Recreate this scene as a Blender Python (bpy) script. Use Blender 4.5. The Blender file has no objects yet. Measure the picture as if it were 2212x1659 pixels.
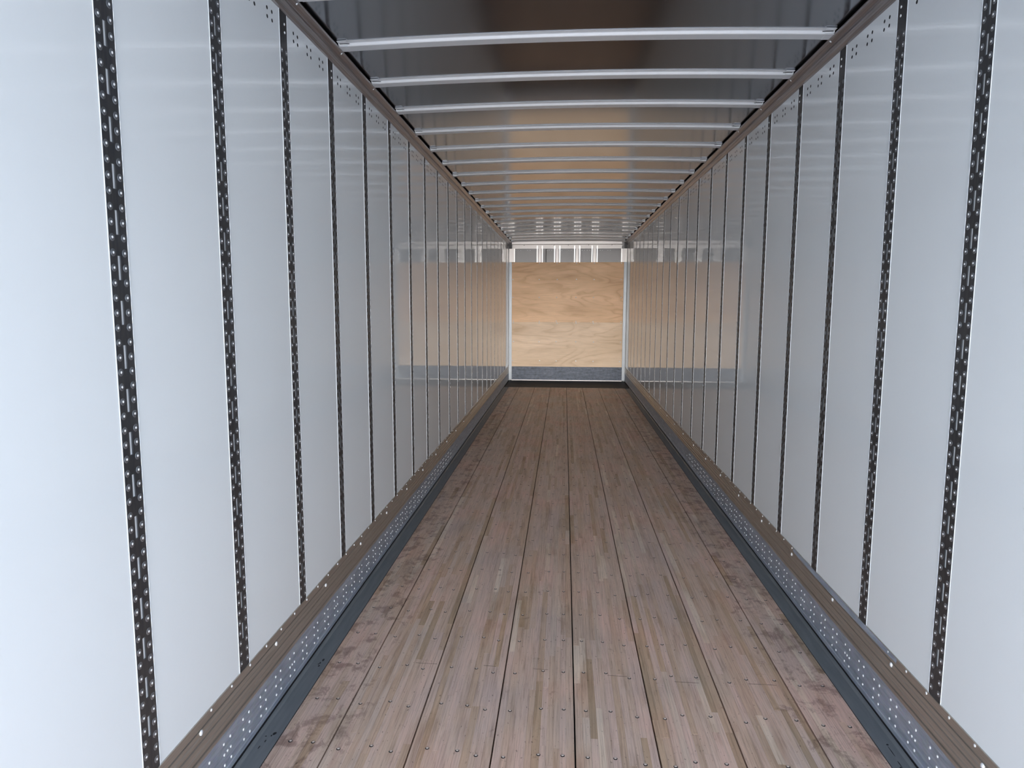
import bpy, math, random
from mathutils import Matrix, Vector
random.seed(7)
C = bpy.context.scene.collection
SC = bpy.context.scene

# ------------------------------------------------------------------ camera
cam_data = bpy.data.cameras.new('camera')
cam = bpy.data.objects.new('camera', cam_data); C.objects.link(cam)
F = Vector((-0.07464329, 0.99010935, -0.11879331)); R = Vector((0.99714474, 0.07547286, 0.00249362))
U = Vector((-0.01143463, 0.11826799, 0.99291587))
cam.matrix_world = Matrix(((R.x, U.x, -F.x, -0.0622), (R.y, U.y, -F.y, 0.0), (R.z, U.z, -F.z, 1.7388), (0, 0, 0, 1)))
cam_data.sensor_width = 36.0; cam_data.lens = 1483.1 / 2212 * 36.0
cam_data.clip_start = 0.05; cam_data.clip_end = 300
SC.camera = cam

# ------------------------------------------------------------------ sky, sun, exposure
world = bpy.data.worlds.new('sky'); SC.world = world; world.use_nodes = True
wn = world.node_tree; wn.nodes.clear()
w_out = wn.nodes.new('ShaderNodeOutputWorld'); w_bg = wn.nodes.new('ShaderNodeBackground')
w_tc = wn.nodes.new('ShaderNodeTexCoord'); w_sep = wn.nodes.new('ShaderNodeSeparateXYZ'); w_rmp = wn.nodes.new('ShaderNodeValToRGB')
wn.links.new(w_tc.outputs['Generated'], w_sep.inputs[0]); wn.links.new(w_sep.outputs['Z'], w_rmp.inputs[0])
wn.links.new(w_rmp.outputs[0], w_bg.inputs[0]); wn.links.new(w_bg.outputs[0], w_out.inputs[0])
e = w_rmp.color_ramp.elements
e[0].position = 0.0; e[0].color = (0.91, 0.97, 1.0, 1)
e[1].position = 1.0; e[1].color = (0.42, 0.58, 0.90, 1)
m_ = e.new(0.35); m_.color = (0.74, 0.84, 1.0, 1)
w_bg.inputs[1].default_value = 4.4
sun_d = bpy.data.lights.new('sun', 'SUN'); sun = bpy.data.objects.new('sun', sun_d); C.objects.link(sun)
sun_d.energy = 3.4; sun_d.angle = math.radians(18); sun_d.color = (1.0, 0.96, 0.93)
sun.rotation_euler = (math.radians(90 - 2.0), 0, math.radians(1.0))      # low hazy sun straight behind the open doors
SC.view_settings.view_transform = 'Standard'; SC.view_settings.look = 'None'
SC.view_settings.gamma = 1.0; SC.view_settings.use_curve_mapping = False
SC.view_settings.exposure = 0.60
SC.cycles.use_denoising = True
SC.cycles.max_bounces = 24; SC.cycles.diffuse_bounces = 16; SC.cycles.glossy_bounces = 8
SC.cycles.caustics_reflective = True

# ------------------------------------------------------------------ helpers
class MB:
    def __init__(s): s.v = []; s.f = []; s.t = []; s.sm = []
    def add(s, vs, fs, tone=0.5, smooth=False):
        b = len(s.v); s.v += [tuple(q) for q in vs]
        for f in fs: s.f.append(tuple(b + i for i in f)); s.t.append(tone); s.sm.append(smooth)
    def box(s, x0, x1, y0, y1, z0, z1, tone=0.5):
        s.add([(x, y, z) for x in (x0, x1) for y in (y0, y1) for z in (z0, z1)],
              [(0, 1, 3, 2), (4, 6, 7, 5), (0, 4, 5, 1), (2, 3, 7, 6), (0, 2, 6, 4), (1, 5, 7, 3)], tone)
    def prism_y(s, prof, y0, y1, closed=True, smooth=False):          # profile of (x, z) drawn along y
        n = len(prof); vs = [(x, y0, z) for x, z in prof] + [(x, y1, z) for x, z in prof]
        fs = [(i, (i + 1) % n, n + (i + 1) % n, n + i) for i in range(n if closed else n - 1)]
        if closed: fs += [tuple(range(n))[::-1], tuple(range(n, 2 * n))]
        s.add(vs, fs, 0.5, smooth)
    def lathe(s, prof, c, axis='x', n=10, sgn=1, smooth=True):        # profile of (radius, height)
        vs = []; fs = []
        rings = []
        for r, h in prof:
            if r == 0: rings.append([len(vs)]); pts = [(0, 0, h)]
            else:
                rings.append(list(range(len(vs), len(vs) + n)))
                pts = [(r * math.cos(2 * math.pi * i / n), r * math.sin(2 * math.pi * i / n), h) for i in range(n)]
            for a, b, h_ in pts:
                if axis == 'x': vs.append((c[0] + sgn * h_, c[1] + a, c[2] + b))
                elif axis == 'y': vs.append((c[0] + a, c[1] + sgn * h_, c[2] + b))
                else: vs.append((c[0] + a, c[1] + b, c[2] + sgn * h_))
        for q in range(len(rings) - 1):
            A, B = rings[q], rings[q + 1]
            for i in range(n):
                j = (i + 1) % n
                if len(B) == 1: fs.append((A[i], A[j], B[0]))
                else: fs.append((A[i], A[j], B[j], B[i]))
        s.add(vs, fs, 0.5, smooth)
    def mesh(s, name, mat, attr=False, fix=True):
        me = bpy.data.meshes.new(name); me.from_pydata(s.v, [], s.f)
        me.polygons.foreach_set('use_smooth', s.sm)
        if attr:
            a = me.attributes.new('tone', 'FLOAT', 'FACE'); a.data.foreach_set('value', s.t)
        if mat: me.materials.append(mat)
        if fix:
            import bmesh
            bm = bmesh.new(); bm.from_mesh(me); bmesh.ops.recalc_face_normals(bm, faces=bm.faces); bm.to_mesh(me); bm.free()
        me.update(); return me

def link(name, me, parent=None, loc=(0, 0, 0), rz=0.0):
    o = bpy.data.objects.new(name, me); C.objects.link(o)
    o.location = loc; o.rotation_euler = (0, 0, rz)
    if parent is not None: o.parent = parent
    return o
def empty(name, loc=(0, 0, 0), rz=0.0, parent=None):
    return link(name, None, parent, loc, rz)
def tag(o, label, cat, group=None):
    o['label'] = label; o['category'] = cat
    if group: o['group'] = group
    return o
def struct(o): o['kind'] = 'structure'; return o
def stuff(o): o['kind'] = 'stuff'; return o
ORD = ['nearest', 'second', 'third', 'fourth', 'fifth', 'sixth', 'seventh', 'eighth', 'ninth', 'tenth', 'eleventh', 'twelfth', 'thirteenth',
       'fourteenth', 'fifteenth', 'sixteenth', 'seventeenth', 'eighteenth', 'nineteenth', 'twentieth', 'twenty-first', 'twenty-second', 'twenty-third', 'twenty-fourth']

# ------------------------------------------------------------------ materials
def mat(name, col, rough=0.5, metal=0.0, ior=1.5, coat=0.0, coat_rough=0.05, spec=0.5):
    m = bpy.data.materials.new(name); m.use_nodes = True
    p = m.node_tree.nodes['Principled BSDF']
    p.inputs['Base Color'].default_value = (*col, 1); p.inputs['Roughness'].default_value = rough
    p.inputs['Metallic'].default_value = metal; p.inputs['IOR'].default_value = ior
    p.inputs['Coat Weight'].default_value = coat; p.inputs['Coat Roughness'].default_value = coat_rough
    p.inputs['Specular IOR Level'].default_value = spec
    return m, m.node_tree, p
def nd(nt, kind, **kw):
    n = nt.nodes.new(kind)
    for k, v in kw.items():
        if k in n.inputs: n.inputs[k].default_value = v
        else: setattr(n, k, v)
    return n
def coords(nt, scale, loc=(0, 0, 0)):
    tc = nd(nt, 'ShaderNodeNewGeometry'); mp = nd(nt, 'ShaderNodeMapping'); mp.inputs['Scale'].default_value = scale
    mp.inputs['Location'].default_value = loc
    nt.links.new(tc.outputs['Position'], mp.inputs[0]); return mp
def ramp(nt, src, stops):
    r = nd(nt, 'ShaderNodeValToRGB'); el = r.color_ramp.elements
    while len(el) > 1: el.remove(el[-1])
    for i, (pos, c) in enumerate(stops):
        q = el[0] if i == 0 else el.new(pos)
        q.position = pos; q.color = (*c, 1) if isinstance(c, (tuple, list)) else (c, c, c, 1)
    nt.links.new(src, r.inputs[0]); return r
def noise(nt, mp, scale=5, detail=3, rough=0.5, dist=0.0):
    n = nd(nt, 'ShaderNodeTexNoise', Scale=scale, Detail=detail, Roughness=rough, Distortion=dist)
    nt.links.new(mp.outputs[0], n.inputs['Vector']); return n
def mix(nt, fac, a, b, mode='MIX'):
    n = nt.nodes.new('ShaderNodeMix'); n.data_type = 'RGBA'; n.blend_type = mode
    for sock, val in ((n.inputs[0], fac), (n.inputs[6], a), (n.inputs[7], b)):
        if hasattr(val, 'links'): nt.links.new(val, sock)
        elif isinstance(val, tuple): sock.default_value = (*val, 1)
        else: sock.default_value = val
    return n.outputs[2]
def bump(nt, p, h, strength=0.2, dist=0.002):
    b = nd(nt, 'ShaderNodeBump'); b.inputs['Strength'].default_value = strength; b.inputs['Distance'].default_value = dist
    nt.links.new(h, b.inputs['Height']); nt.links.new(b.outputs[0], p.inputs['Normal'])

M = {}
# white liner panel: glossy plastic skin, faintly wavy
m, nt, p = mat('white_liner', (0.845, 0.88, 0.895), 0.07, 0, 1.5); M['liner'] = m
n = noise(nt, coords(nt, (1, 1, 0.35)), 2.2, 2); bump(nt, p, n.outputs[0], 0.015, 0.004)
n2 = noise(nt, coords(nt, (1, 1, 1)), 14, 4); r = ramp(nt, n2.outputs[0], [(0.35, 0.03), (0.7, 0.05)]); nt.links.new(r.outputs[0], p.inputs['Roughness'])
# dark slotted steel
m, nt, p = mat('dark_steel', (0.115, 0.118, 0.125), 0.38, 0.85); M['post'] = m
n = noise(nt, coords(nt, (30, 30, 4)), 3, 3); r = ramp(nt, n.outputs[0], [(0.3, (0.095, 0.10, 0.11)), (0.75, (0.14, 0.14, 0.145))]); nt.links.new(r.outputs[0], p.inputs['Base Color'])
M['rivet_steel'] = mat('rivet_steel', (0.34, 0.36, 0.39), 0.28, 0.9)[0]
M['slot_back'] = mat('pale_galvanised', (0.72, 0.74, 0.75), 0.5, 0.0)[0]
M['bead'] = mat('white_edge_bead', (0.78, 0.82, 0.86), 0.45)[0]
M['bright'] = mat('bright_rivet', (0.92, 0.94, 0.96), 0.25, 0.4)[0]
M['scratch'] = mat('scratch_brown', (0.10, 0.075, 0.055), 0.7)[0]
M['black'] = mat('black_gap', (0.008, 0.009, 0.012), 0.7)[0]
# ribbed aluminium scuff rail
m, nt, p = mat('ribbed_aluminium', (0.33, 0.31, 0.29), 0.33, 0.9); M['ribbed'] = m
n = noise(nt, coords(nt, (60, 1.2, 160)), 3, 4, 0.6); r = ramp(nt, n.outputs[0], [(0.25, (0.44, 0.41, 0.37)), (0.75, (0.68, 0.64, 0.58))]); nt.links.new(r.outputs[0], p.inputs['Base Color'])
# galvanised scuff plate
m, nt, p = mat('galvanised_plate', (0.42, 0.46, 0.54), 0.45, 0.6); M['galv'] = m
n = noise(nt, coords(nt, (20, 1.3, 14)), 4, 6, 0.7); n2 = nd(nt, 'ShaderNodeTexVoronoi', Scale=90.0)
nt.links.new(coords(nt, (1, 0.6, 1)).outputs[0], n2.inputs['Vector'])
r = ramp(nt, n.outputs[0], [(0.28, (0.30, 0.34, 0.42)), (0.5, (0.46, 0.51, 0.60)), (0.75, (0.66, 0.70, 0.78))])
c = mix(nt, 0.07, r.outputs[0], n2.outputs['Color'], 'MULTIPLY'); nt.links.new(c, p.inputs['Base Color'])
# grey painted floor edge plate
m, nt, p = mat('grey_floor_plate', (0.085, 0.105, 0.12), 0.42, 0.0, 1.5); M['plate'] = m
n = noise(nt, coords(nt, (14, 1.5, 1)), 3, 4); r = ramp(nt, n.outputs[0], [(0.3, (0.115, 0.130, 0.142)), (0.75, (0.16, 0.172, 0.182))]); nt.links.new(r.outputs[0], p.inputs['Base Color'])
M['threshold'] = mat('dark_threshold', (0.007, 0.009, 0.013), 0.6, 0, 1.5, 0, 0.05, 0.25)[0]
# top rail aluminium
m, nt, p = mat('rail_aluminium', (0.30, 0.285, 0.29), 0.36, 0.9); M['rail'] = m
n = noise(nt, coords(nt, (60, 0.8, 60)), 3, 3); r = ramp(nt, n.outputs[0], [(0.3, (0.34, 0.32, 0.33)), (0.7, (0.56, 0.53, 0.53))]); nt.links.new(r.outputs[0], p.inputs['Base Color'])
# roof sheet
m, nt, p = mat('roof_sheet', (0.345, 0.355, 0.385), 0.125, 1.0); M['roof'] = m
p.inputs['Anisotropic'].default_value = 0.6; tv = nd(nt, 'ShaderNodeCombineXYZ'); tv.inputs[0].default_value = 1.0; nt.links.new(tv.outputs[0], p.inputs['Tangent'])
n = noise(nt, coords(nt, (0.8, 2.0, 1)), 2, 3); bump(nt, p, n.outputs[0], 0.03, 0.004)
# roof bow
m, nt, p = mat('galvanised_bow', (0.62, 0.64, 0.66), 0.40, 0.30); M['bow'] = m
n = noise(nt, coords(nt, (6, 40, 40)), 4, 5, 0.6); r = ramp(nt, n.outputs[0], [(0.3, (0.82, 0.84, 0.86)), (0.7, (0.88, 0.89, 0.90))]); nt.links.new(r.outputs[0], p.inputs['Base Color'])
M['alu'] = mat('pale_aluminium', (0.62, 0.585, 0.56), 0.42, 0.35)[0]
M['alu_hi'] = mat('bright_aluminium', (0.90, 0.86, 0.82), 0.30, 0.3)[0]
M['front_sheet'] = mat('grey_front_sheet', (0.115, 0.11, 0.108), 0.4, 0.3)[0]
M['corner_alu'] = mat('corner_aluminium', (0.27, 0.29, 0.31), 0.45, 0.4)[0]
M['corner'] = mat('dark_corner_block', (0.05, 0.048, 0.05), 0.5, 0.5)[0]
# kick plate: scuffed steel
m, nt, p = mat('scuffed_steel', (0.2, 0.24, 0.3), 0.5, 0.3); M['kick'] = m
a = noise(nt, coords(nt, (1.0, 1, 13)), 3.5, 8, 0.75, 0.2); b_ = noise(nt, coords(nt, (3, 1, 3)), 6, 5, 0.7)
r1 = ramp(nt, a.outputs[0], [(0.32, (0.022, 0.03, 0.042)), (0.5, (0.065, 0.08, 0.11)), (0.75, (0.14, 0.15, 0.18))])
r2 = ramp(nt, b_.outputs[0], [(0.35, 0.45), (0.6, 1.0)]); nt.links.new(mix(nt, 0.8, r1.outputs[0], r2.outputs[0], 'MULTIPLY'), p.inputs['Base Color'])
# plywood: contour figure of a stretched noise, as in rotary-cut veneer
def plywood(name, base, dark, loc, k):
    m, nt, p = mat(name, base, 0.5)
    a = noise(nt, coords(nt, (0.55, 1, 2.1), loc), 1.15, 2.5, 0.45, 0.55)
    w = nd(nt, 'ShaderNodeMath', operation='MULTIPLY'); w.inputs[1].default_value = k; nt.links.new(a.outputs[0], w.inputs[0])
    fr = nd(nt, 'ShaderNodeMath', operation='FRACT'); nt.links.new(w.outputs[0], fr.inputs[0])
    line = ramp(nt, fr.outputs[0], [(0.0, 0.30), (0.30, 0.0), (0.60, 0.12), (0.90, 0.85), (0.96, 0.75), (1.0, 0.30)])
    g = noise(nt, coords(nt, (2.5, 1, 70), loc), 2, 4, 0.6)
    amt = noise(nt, coords(nt, (0.9, 1, 1.6), loc), 2.2, 2)
    am = ramp(nt, amt.outputs[0], [(0.38, 0.10), (0.62, 0.62)])
    f = nd(nt, 'ShaderNodeMath', operation='MULTIPLY'); nt.links.new(line.outputs[0], f.inputs[0]); nt.links.new(am.outputs[0], f.inputs[1])
    c1 = mix(nt, f.outputs[0], base, dark)
    gr = ramp(nt, g.outputs[0], [(0.3, 0.86), (0.7, 1.06)]); c2 = mix(nt, 1.0, c1, gr.outputs[0], 'MULTIPLY')
    big = noise(nt, coords(nt, (0.5, 1, 2.5), loc), 1.2, 2); bg = ramp(nt, big.outputs[0], [(0.35, (0.86, 0.82, 0.76)), (0.65, (1.05, 1.05, 1.05))])
    nt.links.new(mix(nt, 1.0, c2, bg.outputs[0], 'MULTIPLY'), p.inputs['Base Color']); return m
M['ply_top'] = plywood('plywood_tan', (0.80, 0.52, 0.30), (0.50, 0.27, 0.12), (3.1, 0, 1.7), 10.0)
M['ply_low'] = plywood('plywood_pale', (0.76, 0.575, 0.40), (0.53, 0.35, 0.20), (7.3, 0, 4.2), 8.0)
# laminated hardwood floor, one tone per stave
def wood():
    m, nt, p = mat('hardwood_staves', (0.4, 0.3, 0.24), 0.42)
    at = nd(nt, 'ShaderNodeAttribute'); at.attribute_name = 'tone'
    r = ramp(nt, at.outputs['Fac'], [(0.0, (0.17, 0.12, 0.085)), (0.2, (0.34, 0.255, 0.185)), (0.35, (0.42, 0.31, 0.225)), (0.45, (0.46, 0.345, 0.275)), (0.52, (0.49, 0.38, 0.32)), (0.6, (0.53, 0.405, 0.36)), (0.7, (0.5, 0.405, 0.35)), (0.82, (0.57, 0.47, 0.395)), (1.0, (0.66, 0.57, 0.5))])
    # streaky grain along the staves
    sh = nd(nt, 'ShaderNodeMath', operation='MULTIPLY'); sh.inputs[1].default_value = 37.0; nt.links.new(at.outputs['Fac'], sh.inputs[0])
    mp = coords(nt, (150, 3.2, 1)); cb = nd(nt, 'ShaderNodeCombineXYZ'); nt.links.new(sh.outputs[0], cb.inputs[1]); nt.links.new(cb.outputs[0], mp.inputs['Location'])
    g = noise(nt, mp, 1.0, 5, 0.62, 0.35); gr = ramp(nt, g.outputs[0], [(0.25, (0.52, 0.49, 0.47)), (0.48, (0.98, 0.98, 0.98)), (0.8, (1.22, 1.20, 1.18))])
    c = mix(nt, 0.85, r.outputs[0], gr.outputs[0], 'MULTIPLY')
    # dark pore streaks
    g2 = noise(nt, coords(nt, (420, 9, 1)), 1.0, 3, 0.6); pr = ramp(nt, g2.outputs[0], [(0.30, 0.55), (0.42, 1.0)])
    c = mix(nt, 0.7, c, pr.outputs[0], 'MULTIPLY')
    # broad grey and pink patches
    b1 = noise(nt, coords(nt, (1.4, 0.8, 1)), 2.0, 3); br = ramp(nt, b1.outputs[0], [(0.3, (0.95, 0.96, 0.97)), (0.5, (1.10, 1.06, 1.0)), (0.7, (1.20, 1.04, 0.98))])
    c = mix(nt, 1.0, c, br.outputs[0], 'MULTIPLY')
    # worn dirt: blotches, heavier on the outermost boards, shaped by tyres
    s1 = noise(nt, coords(nt, (3.6, 2.9, 1), (5, 3, 0)), 2.6, 8, 0.72, 0.3)
    geo = nd(nt, 'ShaderNodeNewGeometry'); sx = nd(nt, 'ShaderNodeSeparateXYZ'); nt.links.new(geo.outputs['Position'], sx.inputs[0])
    ab = nd(nt, 'ShaderNodeMath', operation='ABSOLUTE'); nt.links.new(sx.outputs[0], ab.inputs[0])
    mr = nd(nt, 'ShaderNodeMapRange'); mr.inputs[1].default_value = 0.80; mr.inputs[2].default_value = 1.02; mr.inputs[3].default_value = 0.0; mr.inputs[4].default_value = 0.12
    nt.links.new(ab.outputs[0], mr.inputs[0])
    ad = nd(nt, 'ShaderNodeMath', operation='ADD'); nt.links.new(s1.outputs[0], ad.inputs[0]); nt.links.new(mr.outputs[0], ad.inputs[1])
    sr = ramp(nt, ad.outputs[0], [(0.62, 0.0), (0.70, 0.65), (0.85, 0.9)])
    c = mix(nt, sr.outputs[0], c, mix(nt, 1.0, c, (0.42, 0.36, 0.36), 'MULTIPLY'))
    h1 = noise(nt, coords(nt, (7.0, 0.9, 1), (2, 9, 0)), 2.0, 5, 0.6, 0.2); hr = ramp(nt, h1.outputs[0], [(0.52, 0.0), (0.70, 0.75)])
    c = mix(nt, hr.outputs[0], c, mix(nt, 1.0, c, (0.66, 0.60, 0.52), 'MULTIPLY'))
    h2 = noise(nt, coords(nt, (46, 1.5, 1), (4, 1, 0)), 1.0, 6, 0.7, 0.5); h2r = ramp(nt, h2.outputs[0], [(0.30, (0.72, 0.68, 0.65)), (0.46, (1.0, 1.0, 1.0)), (0.75, (1.10, 1.06, 1.03))])
    c = mix(nt, 0.85, c, h2r.outputs[0], 'MULTIPLY')
    # fine specks
    s2 = noise(nt, coords(nt, (1, 0.6, 1)), 85, 2, 0.5); sp = ramp(nt, s2.outputs[0], [(0.27, 0.35), (0.33, 1.0)])
    c = mix(nt, 0.8, c, sp.outputs[0], 'MULTIPLY')
    nt.links.new(c, p.inputs['Base Color'])
    bump(nt, p, g.outputs[0], 0.12, 0.001)
    rr = ramp(nt, b1.outputs[0], [(0.3, 0.40), (0.7, 0.55)]); nt.links.new(rr.outputs[0], p.inputs['Roughness'])
    return m
M['wood'] = wood()
m, nt, p = mat('concrete_ground', (0.5, 0.48, 0.45), 0.9); M['ground'] = m
n = noise(nt, coords(nt, (1, 1, 1)), 0.6, 5); r = ramp(nt, n.outputs[0], [(0.3, (0.44, 0.42, 0.39)), (0.7, (0.56, 0.54, 0.50))]); nt.links.new(r.outputs[0], p.inputs['Base Color'])
M['skin'] = mat('light_block_skin', (0.6, 0.6, 0.6), 0.5)[0]
M['tan_edge'] = mat('raw_wood_edge', (0.42, 0.30, 0.17), 0.6)[0]

# ------------------------------------------------------------------ layout
HW = 1.2825; Y0 = -0.75; YF = 15.18; PITCH = 0.6029; A0 = 1.7862; PW = 0.0791
KMAX = 21
ZR = 2.975; ZS = 0.326

# ground outside the doors
b = MB(); b.box(-60, 60, -70, 50, -1.35, -1.25); struct(link('ground', b.mesh('ground', M['ground'])))

# ------------------------------------------------------------------ floor
floor = struct(empty('floor'))
b = MB(); b.box(-1.30, 1.30, Y0, 15.3, -0.10, -0.04); link('underfloor', b.mesh('underfloor', M['black']), floor)
edges = [-1.184, -0.968, -0.6452, -0.3226, 0.0, 0.3226, 0.6452, 0.968, 1.190]
YW = 13.96
n_ind = 0; MAX_STAVE = 296
for bi in range(8):
    x0, x1 = edges[bi] + 0.0031, edges[bi + 1] - 0.0031
    board = empty('floor_board', ((x0 + x1) / 2, YW / 2, 0), 0, floor)
    ns = 11 if 0 < bi < 7 else 7
    ws = [random.uniform(0.85, 1.15) for _ in range(ns)]; tot = sum(ws); x = x0
    rest = MB(); off = Vector((-(x0 + x1) / 2, -YW / 2, 0))
    bt = random.uniform(-0.08, 0.08)
    for w in ws:
        wx = (x1 - x0) * w / tot
        y = Y0 - random.uniform(0, 0.6)
        while y < YW:
            L = random.choice((0.35, 0.55, 0.8, 1.0, 1.3)) * random.uniform(0.8, 1.2)
            ya, yb = max(y, Y0), min(y + L, YW)
            y += L
            if yb - ya < 0.02: continue
            tone = random.gauss(0.56, 0.09) + bt * 0.6
            if random.random() < 0.045: tone = random.uniform(0.2, 0.36)
            if random.random() < 0.05: tone = random.uniform(0.80, 0.92)
            tone = min(0.99, max(0.02, tone))
            dz = random.uniform(-0.0003, 0.0003)
            near = yb > 2.35 and ya < 4.0
            if near and n_ind < MAX_STAVE:
                q = MB(); hx, hy = (wx - 0.0003) / 2, (yb - ya - 0.0004) / 2
                q.box(-hx, hx, -hy, hy, -0.034, dz, tone)
                link('stave', q.mesh('stave', M['wood'], True), board, (x + wx / 2 + off.x, (ya + yb) / 2 + off.y, 0)); n_ind += 1
            else:
                rest.box(x + 0.00015 + off.x, x + wx - 0.00015 + off.x, ya + 0.0002 + off.y, yb - 0.0002 + off.y, -0.034, dz, tone)
        x += wx
    stuff(link('staves', rest.mesh('staves', M['wood'], True), board))
# screws in twelve-inch rows: black discs paint the shade of their countersinks
m_scr = MB(); m_scr.lathe([(0.0086, 0.0004), (0.0070, 0.0006), (0.0045, 0.0005), (0, 0.0005)], (0, 0, 0), 'z', 10)
me_hole = m_scr.mesh('screw', M['black'])
m_scr2 = MB(); m_scr2.lathe([(0.0058, 0.0005), (0.0046, 0.0012), (0, 0.0012)], (0, 0.0030, 0), 'z', 8)
me_head = m_scr2.mesh('screw_head', mat('worn_screw', (0.55, 0.47, 0.42), 0.5, 0.2)[0])
cols = [-1.13, -1.035, -0.925, -0.80, -0.715, -0.578, -0.461, -0.38, -0.275, -0.142, -0.046, 0.047, 0.156, 0.262, 0.378, 0.456, 0.573, 0.715, 0.80, 0.925, 1.03, 1.135]
shift = [0, 0, -.03, 0, -.03, 0, 0, -.03, -.03, 0, 0, 0, 0, -.03, -.03, 0, 0, -.03, 0, 0, -.03, -.03]
far_scr = MB(); n_s = 0
k = 0
while True:
    yr = 2.469 + 0.3035 * k
    if yr > YW - 0.05: break
    for xc, sh in zip(cols, shift):
        px, py = xc + random.uniform(-.003, .003), yr + sh + random.uniform(-.004, .004)
        if n_s < 290:
            s = link('screw', me_hole, floor, (px, py, 0)); link('screw_head', me_head, s); n_s += 1
        else:
            far_scr.lathe([(0.0080, 0.0005), (0, 0.0006)], (px, py, 0), 'z', 6)
    k += 1
stuff(link('screws', far_scr.mesh('screws', M['black']), floor))
# a few filled scratches and the grey plates along both sides, the dark plate at the front
for sx, xi in ((-1, 1.187), (1, 1.193)):
    pts = [(xi, -0.004), (1.262, -0.004), (1.2695, 0.002), (1.2715, 0.009), (1.2735, 0.009), (1.2735, -0.03), (xi, -0.03)]
    b = MB(); b.prism_y([(sx * q, z) for q, z in pts], Y0, YW)
    link('edge_plate', b.mesh('edge_plate', M['plate']), floor)
b = MB(); b.box(-1.262, 1.262, YW + 0.004, 15.168, -0.03, 0.006); link('front_plate', b.mesh('front_plate', M['threshold']), floor)
def chip(pts, z, name='paint_chip', mt='black'):
    b = MB(); n = len(pts); vs = [(x, y, z) for x, y in pts] + [(x, y, z + 0.0007) for x, y in pts]
    b.add(vs, [tuple(range(n))[::-1], tuple(range(n, 2 * n))] + [(i, (i + 1) % n, n + (i + 1) % n, n + i) for i in range(n)])
    link(name, b.mesh(name, M[mt]), floor)
for cx_, cy_, sx_, sy_ in ((-1.218, 3.098, .006, .012), (-1.224, 3.070, .004, .010), (-1.221, 3.042, .005, .007), (-1.229, 3.058, .003, .006), (-1.216, 2.52, .008, .010), (-1.222, 2.505, .004, .006),
                            (-1.243, 2.50, .004, .003), (-1.232, 2.47, .003, .008), (-1.24, 2.43, .002, .012), (1.238, 2.643, .005, .006), (1.234, 2.60, .0018, .04), (1.230, 2.53, .002, .022), (1.2245, 2.505, .005, .006)):
    chip([(cx_ + sx_ * math.cos(t) * random.uniform(.6, 1.2), cy_ + sy_ * math.sin(t) * random.uniform(.6, 1.2)) for t in [i * math.pi / 4 for i in range(8)]], -0.0041)
for x0_, x1_, y_ in ((-0.76, -0.655, 3.10), (-0.43, -0.37, 3.10), (-0.19, -0.12, 3.09), (0.16, 0.25, 3.06), (0.465, 0.575, 3.03), (0.80, 0.925, 3.04)):
    chip([(x0_, y_), (x1_, y_ - 0.003), (x1_, y_ - 0.001), (x0_, y_ + 0.0022)], -0.0002, 'scratch', 'scratch')

# ------------------------------------------------------------------ side walls
RV = [(0.0112, 0.0), (0.0094, 0.0014), (0.0064, 0.0004), (0.0040, 0.0016), (0.0024, 0.0030), (0, 0.0036)]
RV_FAR = [(0.0112, 0.0003), (0.0080, 0.0022), (0.0, 0.0036)]
q = MB(); q.lathe(RV, (0, 0, 0), 'x', 10); me_rivet = q.mesh('rivet', M['rivet_steel'], fix=False); me_rivet.materials.append(M['bright'])
for i_, pl in enumerate(me_rivet.polygons): pl.material_index = 1 if i_ >= 30 else 0  # rivet centres get the brighter material: a glint put into the colour
q = MB(); q.lathe([(0.0062, 0), (0.0048, 0.0022), (0, 0.0031)], (0, 0, 0), 'x', 8); me_dome = q.mesh('dome_rivet', M['bright'])
q = MB(); q.lathe([(0.0105, 0), (0.0085, 0.004), (0, 0.006)], (0, 0, 0), 'x', 10); me_bolt = q.mesh('bolt', M['bright'])
rows = [2.442 + 0.0409 * i for i in range(9, -52, -1)]
slots = [2.442 + 0.1227 * i for i in range(2, -17, -1)]
# slotted plate, local frame: +x points into the trailer, z from the floor
HWd = PW / 2; SWd = 0.0066; SL = 0.033; ZB, ZT = 0.30, 2.985
b = MB(); T0, T1 = -0.003, 0.0006
b.box(T0, T1, -HWd, -SWd, ZB, ZT); b.box(T0, T1, SWd, HWd, ZB, ZT)
z = ZT
for sc_ in slots:
    b.box(T0, T1, -SWd, SWd, sc_ + SL, z); z = sc_ - SL
b.box(T0, T1, -SWd, SWd, ZB, z)
me_plate = b.mesh('slotted_plate', M['post'])
b = MB(); b.box(-0.010, -0.0033, -0.014, 0.014, ZB, ZT); me_back = b.mesh('slot_backing', M['slot_back'])
b = MB(); b.box(-0.004, 0.0015, -HWd - 0.0021, -HWd - 0.0002, ZB, ZT); b.box(-0.004, 0.0016, HWd + 0.0002, HWd + 0.0020, ZB, ZT); me_bead = b.mesh('edge_bead', M['bead'])
b = MB()
for zz in rows:
    for yy in (-0.0245, 0.0245): b.lathe(RV_FAR, (T1, yy, zz), 'x', 6)
me_far = b.mesh('rivets', M['rivet_steel'])
hole = MB(); hole.lathe([(0.0092, 0.0002), (0.0084, 0.0010), (0.0078, 0.0004)], (0, 0, 0), 'x', 12); me_rim = hole.mesh('hole_rim', M['bead'])
hole = MB(); hole.lathe([(0.0078, 0.0006), (0, 0.0006)], (0, 0, 0), 'x', 12); me_dark = hole.mesh('hole', M['black'])

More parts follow.
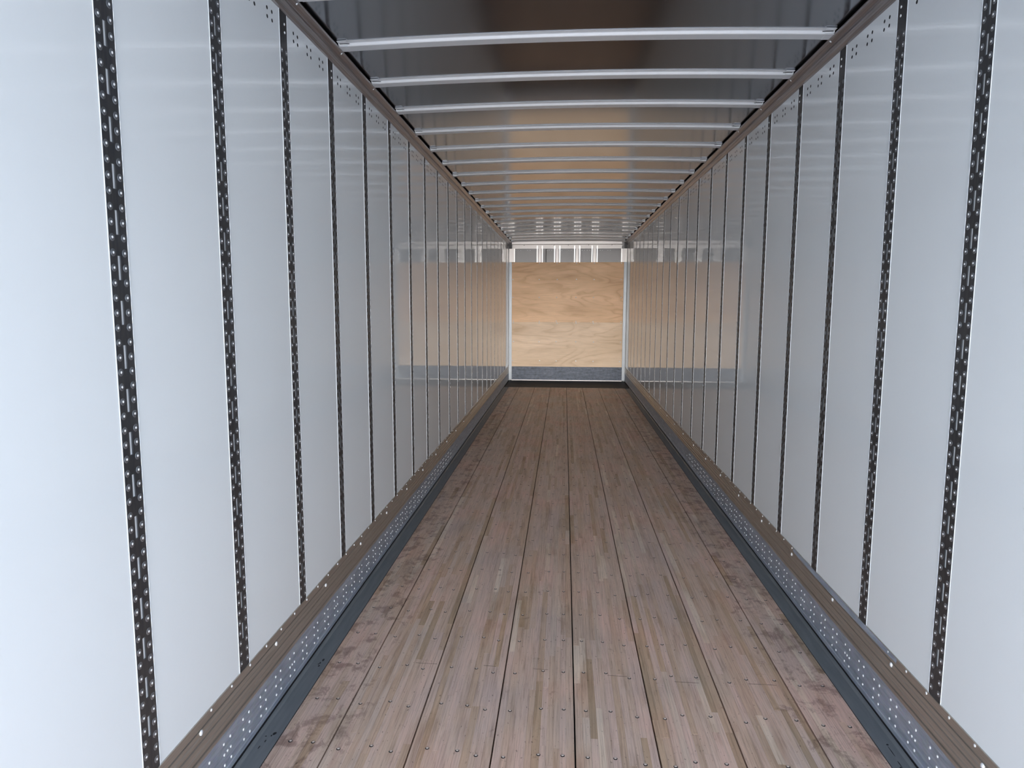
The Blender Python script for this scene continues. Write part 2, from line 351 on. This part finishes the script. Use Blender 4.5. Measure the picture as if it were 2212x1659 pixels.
walls = {}
for side, sx, rz in (('left', -1, 0.0), ('right', 1, math.pi)):
    wall = struct(empty('wall_' + side, (sx * HW, 0, 0))); walls[side] = wall
    b = MB(); b.box(sx * 0.022, sx * 0.05, Y0, 15.32, -0.1, 3.11); link('light_block_skin', b.mesh('light_block_skin', M['skin']), wall)  # unseen skin behind the panels, added to block light
    # white panels between the posts
    ks = list(range(-1, KMAX + 2))
    bounds = [(Y0, A0 - PITCH)] + [(A0 + PITCH * k + PW, A0 + PITCH * (k + 1)) for k in ks[:-1]]
    for i, (ya, yb) in enumerate(bounds):
        yb = min(yb, 15.17); ya += 0.0022; yb -= 0.0028
        if yb - ya < 0.05: continue
        yc = (ya + yb) / 2; h = (yb - ya) / 2
        b = MB(); b.box(min(0, sx * 0.006), max(0, sx * 0.006), -h, h, 0.28, 2.985)
        pan = link('wall_panel', b.mesh('wall_panel', M['liner']), wall, (0, yc, 0))
        if i == 0: continue
        if i < 9:
            for g in (-0.164, 0.0, 0.164):
                for dy in (-0.0235, 0.0235):
                    for zz in (2.926, 2.892):
                        hz = zz + (0.0006 if dy > 0 else 0)
                        o = link('vent_hole', me_dark, pan, (0, g + dy, hz), rz)
        else:
            b = MB()
            for g in (-0.164, 0.0, 0.164):
                for dy in (-0.0235, 0.0235):
                    for zz in (2.926, 2.892): b.lathe([(0.0078, 0.0006), (0, 0.0006)], (0, g + dy, zz), 'x', 8, -sx)
            stuff(link('vent_holes', b.mesh('vent_holes', M['black']), pan))
    # posts
    first = 0 if side == 'left' else 1
    for k in range(first, KMAX + 1):
        yc = A0 + PITCH * k + PW / 2
        o = ORD[k - first]
        post = tag(empty('slotted_post', (sx * HW, yc, 0), rz),
                   ('dark slotted steel post with rivets on %s white wall, %s' % (side, 'nearest the camera' if k == first else o + ' from the camera')), 'post', 'slotted posts on the %s wall' % side)
        link('slotted_plate', me_plate, post); link('slot_backing', me_back, post)
        bd = link('edge_bead', me_bead, post)
        if side == 'right': bd.scale = (1, -1, 1)
        for zz in (2.926, 2.892):
            link('dome_rivet', me_dome, post, (T1, 0.014 * (1 if side == 'left' else -1), zz))
        if k <= 2:
            for zz in rows:
                for yy in (-0.0245, 0.0245): link('rivet', me_rivet, post, (T1, yy, zz))
        else: stuff(link('rivets', me_far, post))
    # scuff rail along the foot of the wall
    base = struct(empty('baseboard_' + side, (0, 0, 0)))
    def X(d): return sx * (HW - d)
    prof = [(0.000, 0.327), (0.0042, 0.3265), (0.0050, 0.322), (0.0050, 0.298), (0.0022, 0.2955), (0.0022, 0.2925), (0.0062, 0.290), (0.0068, 0.278), (0.0040, 0.275), (0.0042, 0.272),
            (0.0065, 0.268), (0.0068, 0.256), (0.0030, 0.252), (0.0030, 0.249), (0.0066, 0.246), (0.0072, 0.228), (0.0050, 0.225), (0.0050, 0.222), (0.0072, 0.219), (0.0076, 0.205),
            (0.0018, 0.2005), (0.0018, 0.196), (0.0070, 0.193), (0.0074, 0.180), (0.0050, 0.176), (-0.004, 0.176), (-0.004, 0.327)]
    b = MB(); b.prism_y([(X(d), z) for d, z in prof], Y0, 15.17); link('ribbed_rail', b.mesh('ribbed_rail', M['ribbed']), base)
    prof = [(-0.003, 0.184), (0.0044, 0.184), (0.0050, 0.172), (0.0036, 0.165), (0.0040, 0.040), (0.0068, 0.036), (0.0075, 0.020), (0.0062, 0.0165), (-0.003, 0.0165)]
    b = MB(); b.prism_y([(X(d), z) for d, z in prof], Y0, 15.17); gp = link('scuff_plate', b.mesh('scuff_plate', M['galv']), base)
    b = MB(); b.box(min(X(0.0), X(0.006)), max(X(0.0), X(0.006)), Y0, 15.17, -0.02, 0.016); link('shadow_gap', b.mesh('shadow_gap', M['black']), base)
    far = MB(); cnt = 0
    yk = (2.263 if side == 'left' else 2.550) - 0.1515 * 12; i = 0
    while yk < 15.1:
        for dy in (-0.0248, 0.0248):
            for zz in (0.138, 0.0965, 0.056):
                y = yk + dy
                if y < 1.9: continue
                if y < 7.3 and cnt < 280: link('rivet', me_dome, gp, (X(0.0040), y, zz), rz); cnt += 1
                else: far.lathe([(0.0062, 0), (0, 0.003)], (X(0.0040), y, zz), 'x', 5, -sx)
        if i % 4 == 0 and yk > 1.9: link('rivet', me_dome, gp, (X(0.0040), yk, 0.097), rz)
        yk += 0.1515; i += 1
    stuff(link('rivets', far.mesh('rivets', M['bright']), gp))
    yk = 2.165 if side == 'left' else 2.173
    while yk < 15.0:
        link('rivet', me_dome, base, (X(0.0048), yk, 0.318), rz); yk += 0.150
    yk = 2.09 if side == 'left' else 2.123
    while yk < 15.0:
        link('bolt', me_bolt, base, (X(0.0060), yk, 0.282), rz); yk += 0.615
    if side == 'right':          # the lip of the rail is peeled away over one stretch
        b = MB(); n = 24; vs = []
        for j in range(n + 1):
            y = 2.70 + (3.95 - 2.70) * j / n; s_ = math.sin(math.pi * j / n) ** 0.5
            w1 = 0.0012 * math.sin(j * 2.1) + 0.0008 * math.sin(j * 5.3)
            vs += [(X(0.0052), y, 0.3262), (X(0.0056 + 0.007 * s_ + w1), y, 0.311 - 0.004 * s_ + w1), (X(0.0066 + 0.0072 * s_ + w1), y, 0.3095 - 0.004 * s_ + w1), (X(0.0050), y, 0.305)]
        b.add(vs, [(4 * j + a_, 4 * j + a_ + 1, 4 * j + a_ + 5, 4 * j + a_ + 4) for j in range(n) for a_ in range(3)], 0.5, True)
        o = link('bent_lip', b.mesh('bent_lip', M['galv'], fix=False), base); o['label'] = 'peeled and wavy metal lip'

# ------------------------------------------------------------------ top rails
for ti, sx in ((1, -1), (2, 1)):
    tr = struct(empty('trim_%d' % ti))
    prof = [(0.000, 2.972), (0.010, 2.975), (0.018, 2.983), (0.0225, 2.992), (0.0255, 2.996), (0.0265, 3.001), (0.0250, 3.006), (0.0285, 3.0075), (0.0350, 3.008), (0.0400, 3.0115),
            (0.0480, 3.0165), (0.0540, 3.022), (0.0565, 3.028), (0.0560, 3.033), (0.0500, 3.036), (-0.02, 3.04), (-0.02, 2.972)]
    b = MB(); b.prism_y([(sx * (HW - d), z) for d, z in prof], Y0, 15.17); link('rail', b.mesh('rail', M['rail']), tr)
    for k in range(-1, 20):
        o = link('rivet', me_dome, tr, (sx * (HW - 0.050), 3.672 + PITCH * k, 3.0172)); o.rotation_euler = (0, math.radians(125 if sx < 0 else 55), 0)
        o.rotation_euler = (0, math.radians(50) if sx < 0 else math.radians(130), 0)

# ------------------------------------------------------------------ roof sheet
def camber(x): return 0.021 * (1 - (x / 1.2) ** 2)
ceiling = struct(empty('ceiling'))
b = MB(); NX = 24; vs = []; ys = []
yy = 3.645 - PITCH * 8
while yy < 15.4:
    for t in (0, 0.12, 0.5, 0.88): ys.append((yy + PITCH * t, {0: 0, 0.12: 0.0, 0.5: -0.0006, 0.88: 0.0}[t]))
    yy += PITCH
ys = [(Y0 - 0.3, 0.0)] + [q for q in ys if Y0 - 0.28 < q[0] < 15.38] + [(15.42, 0.0)]
for y, dz in ys:
    for i in range(NX + 1):
        x = -1.31 + 2.62 * i / NX; vs.append((x, y, 3.0468 + camber(x) + dz))
fs = [(j * (NX + 1) + i, j * (NX + 1) + i + 1, (j + 1) * (NX + 1) + i + 1, (j + 1) * (NX + 1) + i) for j in range(len(ys) - 1) for i in range(NX)]
b.add(vs, fs, 0.5, True)
rs = b.mesh('roof_sheet', M['roof'], fix=False)
o = link('roof_sheet', rs, ceiling); sm = o.modifiers.new('thickness', 'SOLIDIFY'); sm.thickness = 0.01; sm.offset = 1

# ------------------------------------------------------------------ roof bows
def bow_mesh():
    b = MB(); n = 28; L = 1.222
    prof = [(-0.073, 0.0148), (-0.047, 0.0138), (-0.0435, 0.0125), (-0.0365, 0.0026), (-0.0330, 0.0), (0.0330, 0.0), (0.0365, 0.0026), (0.0435, 0.0125), (0.047, 0.0138), (0.073, 0.0148),
            (0.073, 0.0160), (-0.073, 0.0160)]
    m_ = len(prof); vs = []
    for i in range(n + 1):
        x = -L + 2 * L * i / n
        for y, z in prof: vs.append((x, y, z + camber(x)))
    fs = [(i * m_ + j, i * m_ + (j + 1) % m_, (i + 1) * m_ + (j + 1) % m_, (i + 1) * m_ + j) for i in range(n) for j in range(m_)]
    fs += [tuple(range(m_)), tuple(range(n * m_, n * m_ + m_))[::-1]]
    b.add(vs, fs); return b.mesh('bow_channel', M['bow'])
me_bow = bow_mesh()
b = MB(); b.box(-0.028, 0.020, -0.078, -0.044, 0.0110, 0.0130); b.box(-0.028, 0.018, -0.0470, -0.0445, 0.002, 0.0120); b.box(-0.028, 0.010, -0.044, 0.030, -0.0022, -0.0002); me_br = b.mesh('end_bracket', M['bow'])
b = MB(); b.box(-0.022, 0.030, -0.0500, -0.0475, 0.0075, 0.0100); me_sl = b.mesh('bracket_slot', M['black'])
k0 = -2
for k in range(-2, 20):
    y = 3.645 + PITCH * k
    o_ = 'nearest the camera, cut by the top of the photo' if k == -1 else ('%s from the camera' % ORD[k + 1])
    if k == -2: continue
    bow = tag(empty('roof_bow', (0, y, 3.030)), 'galvanised roof bow across the ceiling, ' + o_, 'roof bow', 'roof bows across the ceiling')
    link('bow_channel', me_bow, bow)
    for sx in (-1, 1):
        q = link('end_bracket', me_br, bow, (sx * 1.196, 0, 0)); q.scale = (-sx, 1, 1)
        q2 = link('bracket_slot', me_sl, q)

# ------------------------------------------------------------------ front wall
wf = struct(empty('wall_front', (0, YF, 0)))
def P(name, boxes, mt, parent=wf, at=(0, 0, 0)):
    b = MB()
    for q in boxes: b.box(*q)
    return link(name, b.mesh(name, mt), parent, at)
P('light_block_skin', [(-1.34, 1.34, 0.10, 0.13, -0.1, 3.11)], M['skin'])  # unseen skin behind the front wall, blocks light as the side ones do
P('front_sheet', [(-1.21, -0.478, 0.060, 0.064, 0.0, 2.95)], M['front_sheet']); P('front_sheet', [(-0.468, 1.21, 0.060, 0.064, 0.0, 2.95)], M['front_sheet'])
P('sheet_gap', [(-0.480, -0.466, 0.056, 0.066, 0.0, 2.972)], M['black'])
for xc in (-0.6075, -0.2285, 0.2025, 0.5795):
    ps = empty('wall_post', (xc, 0, 0), 0, wf)
    P('post_flange', [(-0.066, -0.044, 0.004, 0.05, 0.0, 2.952)], M['alu_hi'], ps); P('post_flange', [(0.044, 0.066, 0.004, 0.05, 0.0, 2.952)], M['alu_hi'], ps)
    P('post_web', [(-0.031, 0.031, 0.008, 0.030, 0.0, 2.948)], M['alu'], ps); P('post_gap', [(-0.046, 0.046, 0.031, 0.05, 0.0, 2.956)], M['black'], ps)
P('header', [(-1.205, 1.163, 0.010, 0.055, 2.890, 2.972)], M['alu'])
b = MB(); b.add([(-1.215, 0.002, 2.985), (1.165, 0.002, 2.985), (1.165, -0.002, 3.048), (-1.215, -0.002, 3.048), (-1.215, 0.012, 2.970), (1.165, 0.012, 2.970), (1.165, 0.05, 3.048), (-1.215, 0.05, 3.048)],
                 [(0, 1, 2, 3), (4, 5, 1, 0), (4, 7, 6, 5), (3, 2, 6, 7), (0, 3, 7, 4), (1, 5, 6, 2)]); link('header_cap', b.mesh('header_cap', M['alu']), wf)
for xq in (-0.95, -0.30, 0.01, 0.45, 0.95):
    b = MB(); b.lathe([(0.009, 0), (0.006, 0.003), (0, 0.004)], (xq, 0.0098, 2.966), 'y', 8, -1); link('header_bolt', b.mesh('header_bolt', M['corner']), wf)
q = MB(); q.lathe([(0.007, 0), (0.005, 0.003), (0, 0.004)], (0, 0, 0), 'y', 8, -1); me_fr = q.mesh('sheet_rivet', M['bright'])
for xq in (-1.13, -1.08, -1.03, -0.875, -0.82, -0.45, -0.405, -0.35, -0.13, 0.02, 0.075, 0.31, 0.36, 0.42, 0.475, 0.70, 0.75, 0.865, 0.92):
    link('sheet_rivet', me_fr, wf, (xq, 0.0598, 2.855))
for ti, sx, xa, xb in ((3, -1, -1.278, -1.216), (4, 1, 1.216, 1.278)):
    tc_ = struct(empty('trim_%d' % ti, (0, YF, 0)))
    lo, hi = lambda q: min(sx * 1.278, sx * q), lambda q: max(sx * 1.278, sx * q)
    P('corner_post', [(xa, xb, -0.006, 0.05, 0.022, 2.60)], M['corner_alu'], tc_)
    P('post_head', [(lo(1.168), hi(1.168), 0.0, 0.009, 2.601, 2.888)], M['alu'], tc_)
    P('corner_flange', [(min(sx * 1.168, sx * 1.148), max(sx * 1.168, sx * 1.148), -0.003, 0.009, 2.601, 2.888)], M['alu_hi'], tc_)
    P('corner_block', [(lo(1.218), hi(1.218), -0.012, 0.009, 2.889, 3.03)], M['corner'], tc_)
bf = struct(empty('baseboard_front', (0, YF, 0)))
P('kick_plate', [(-1.214, 1.214, -0.010, -0.002, 0.0, 0.314)], M['kick'], bf)
P('kick_lip', [(-1.214, 1.214, -0.020, -0.0105, 0.0065, 0.020)], M['alu'], bf)
q = MB(); q.lathe([(0.008, 0), (0.0, 0.001)], (0, 0, 0), 'y', 8, -1); me_kh = q.mesh('kick_hole', M['black'])
for xq in (-1.17, -0.607, -0.2285, 0.2025, 0.58, 1.15):
    for zz in (0.275, 0.062): link('kick_hole', me_kh, bf, (xq, -0.0105, zz))
# plywood lining
q = MB(); q.lathe([(0.012, 0), (0.009, 0.003), (0, 0.005)], (0, 0, 0), 'y', 10, -1); me_ps = q.mesh('screw', M['bright'])
scr_x = (-1.186, -0.607, -0.226, 0.197, 0.575, 1.165)
for nm, z0, z1, mt, lab, zs in (('plywood_sheet', 1.2965, 2.596, M['ply_top'], 'upper plywood sheet, deeper tan, screwed to the front wall under the metal posts', (2.574, 2.226, 1.839, 1.316)),
                                ('plywood_sheet', 0.316, 1.2950, M['ply_low'], 'lower plywood sheet, paler tan, on the front wall above the scuffed steel strip', (1.276, 0.868, 0.442))):
    zc = z0
    s = tag(empty(nm, (0, YF - 0.010, zc)), lab, 'plywood', 'plywood sheets on the front wall')
    b = MB(); b.box(-1.214, 1.212, -0.006, 0.006, 0, z1 - z0); link('sheet', b.mesh('sheet', mt), s)
    for zz in zs:
        for xq in scr_x: link('screw', me_ps, s, (xq + random.uniform(-.01, .01), -0.006, zz - zc + random.uniform(-.003, .003)))
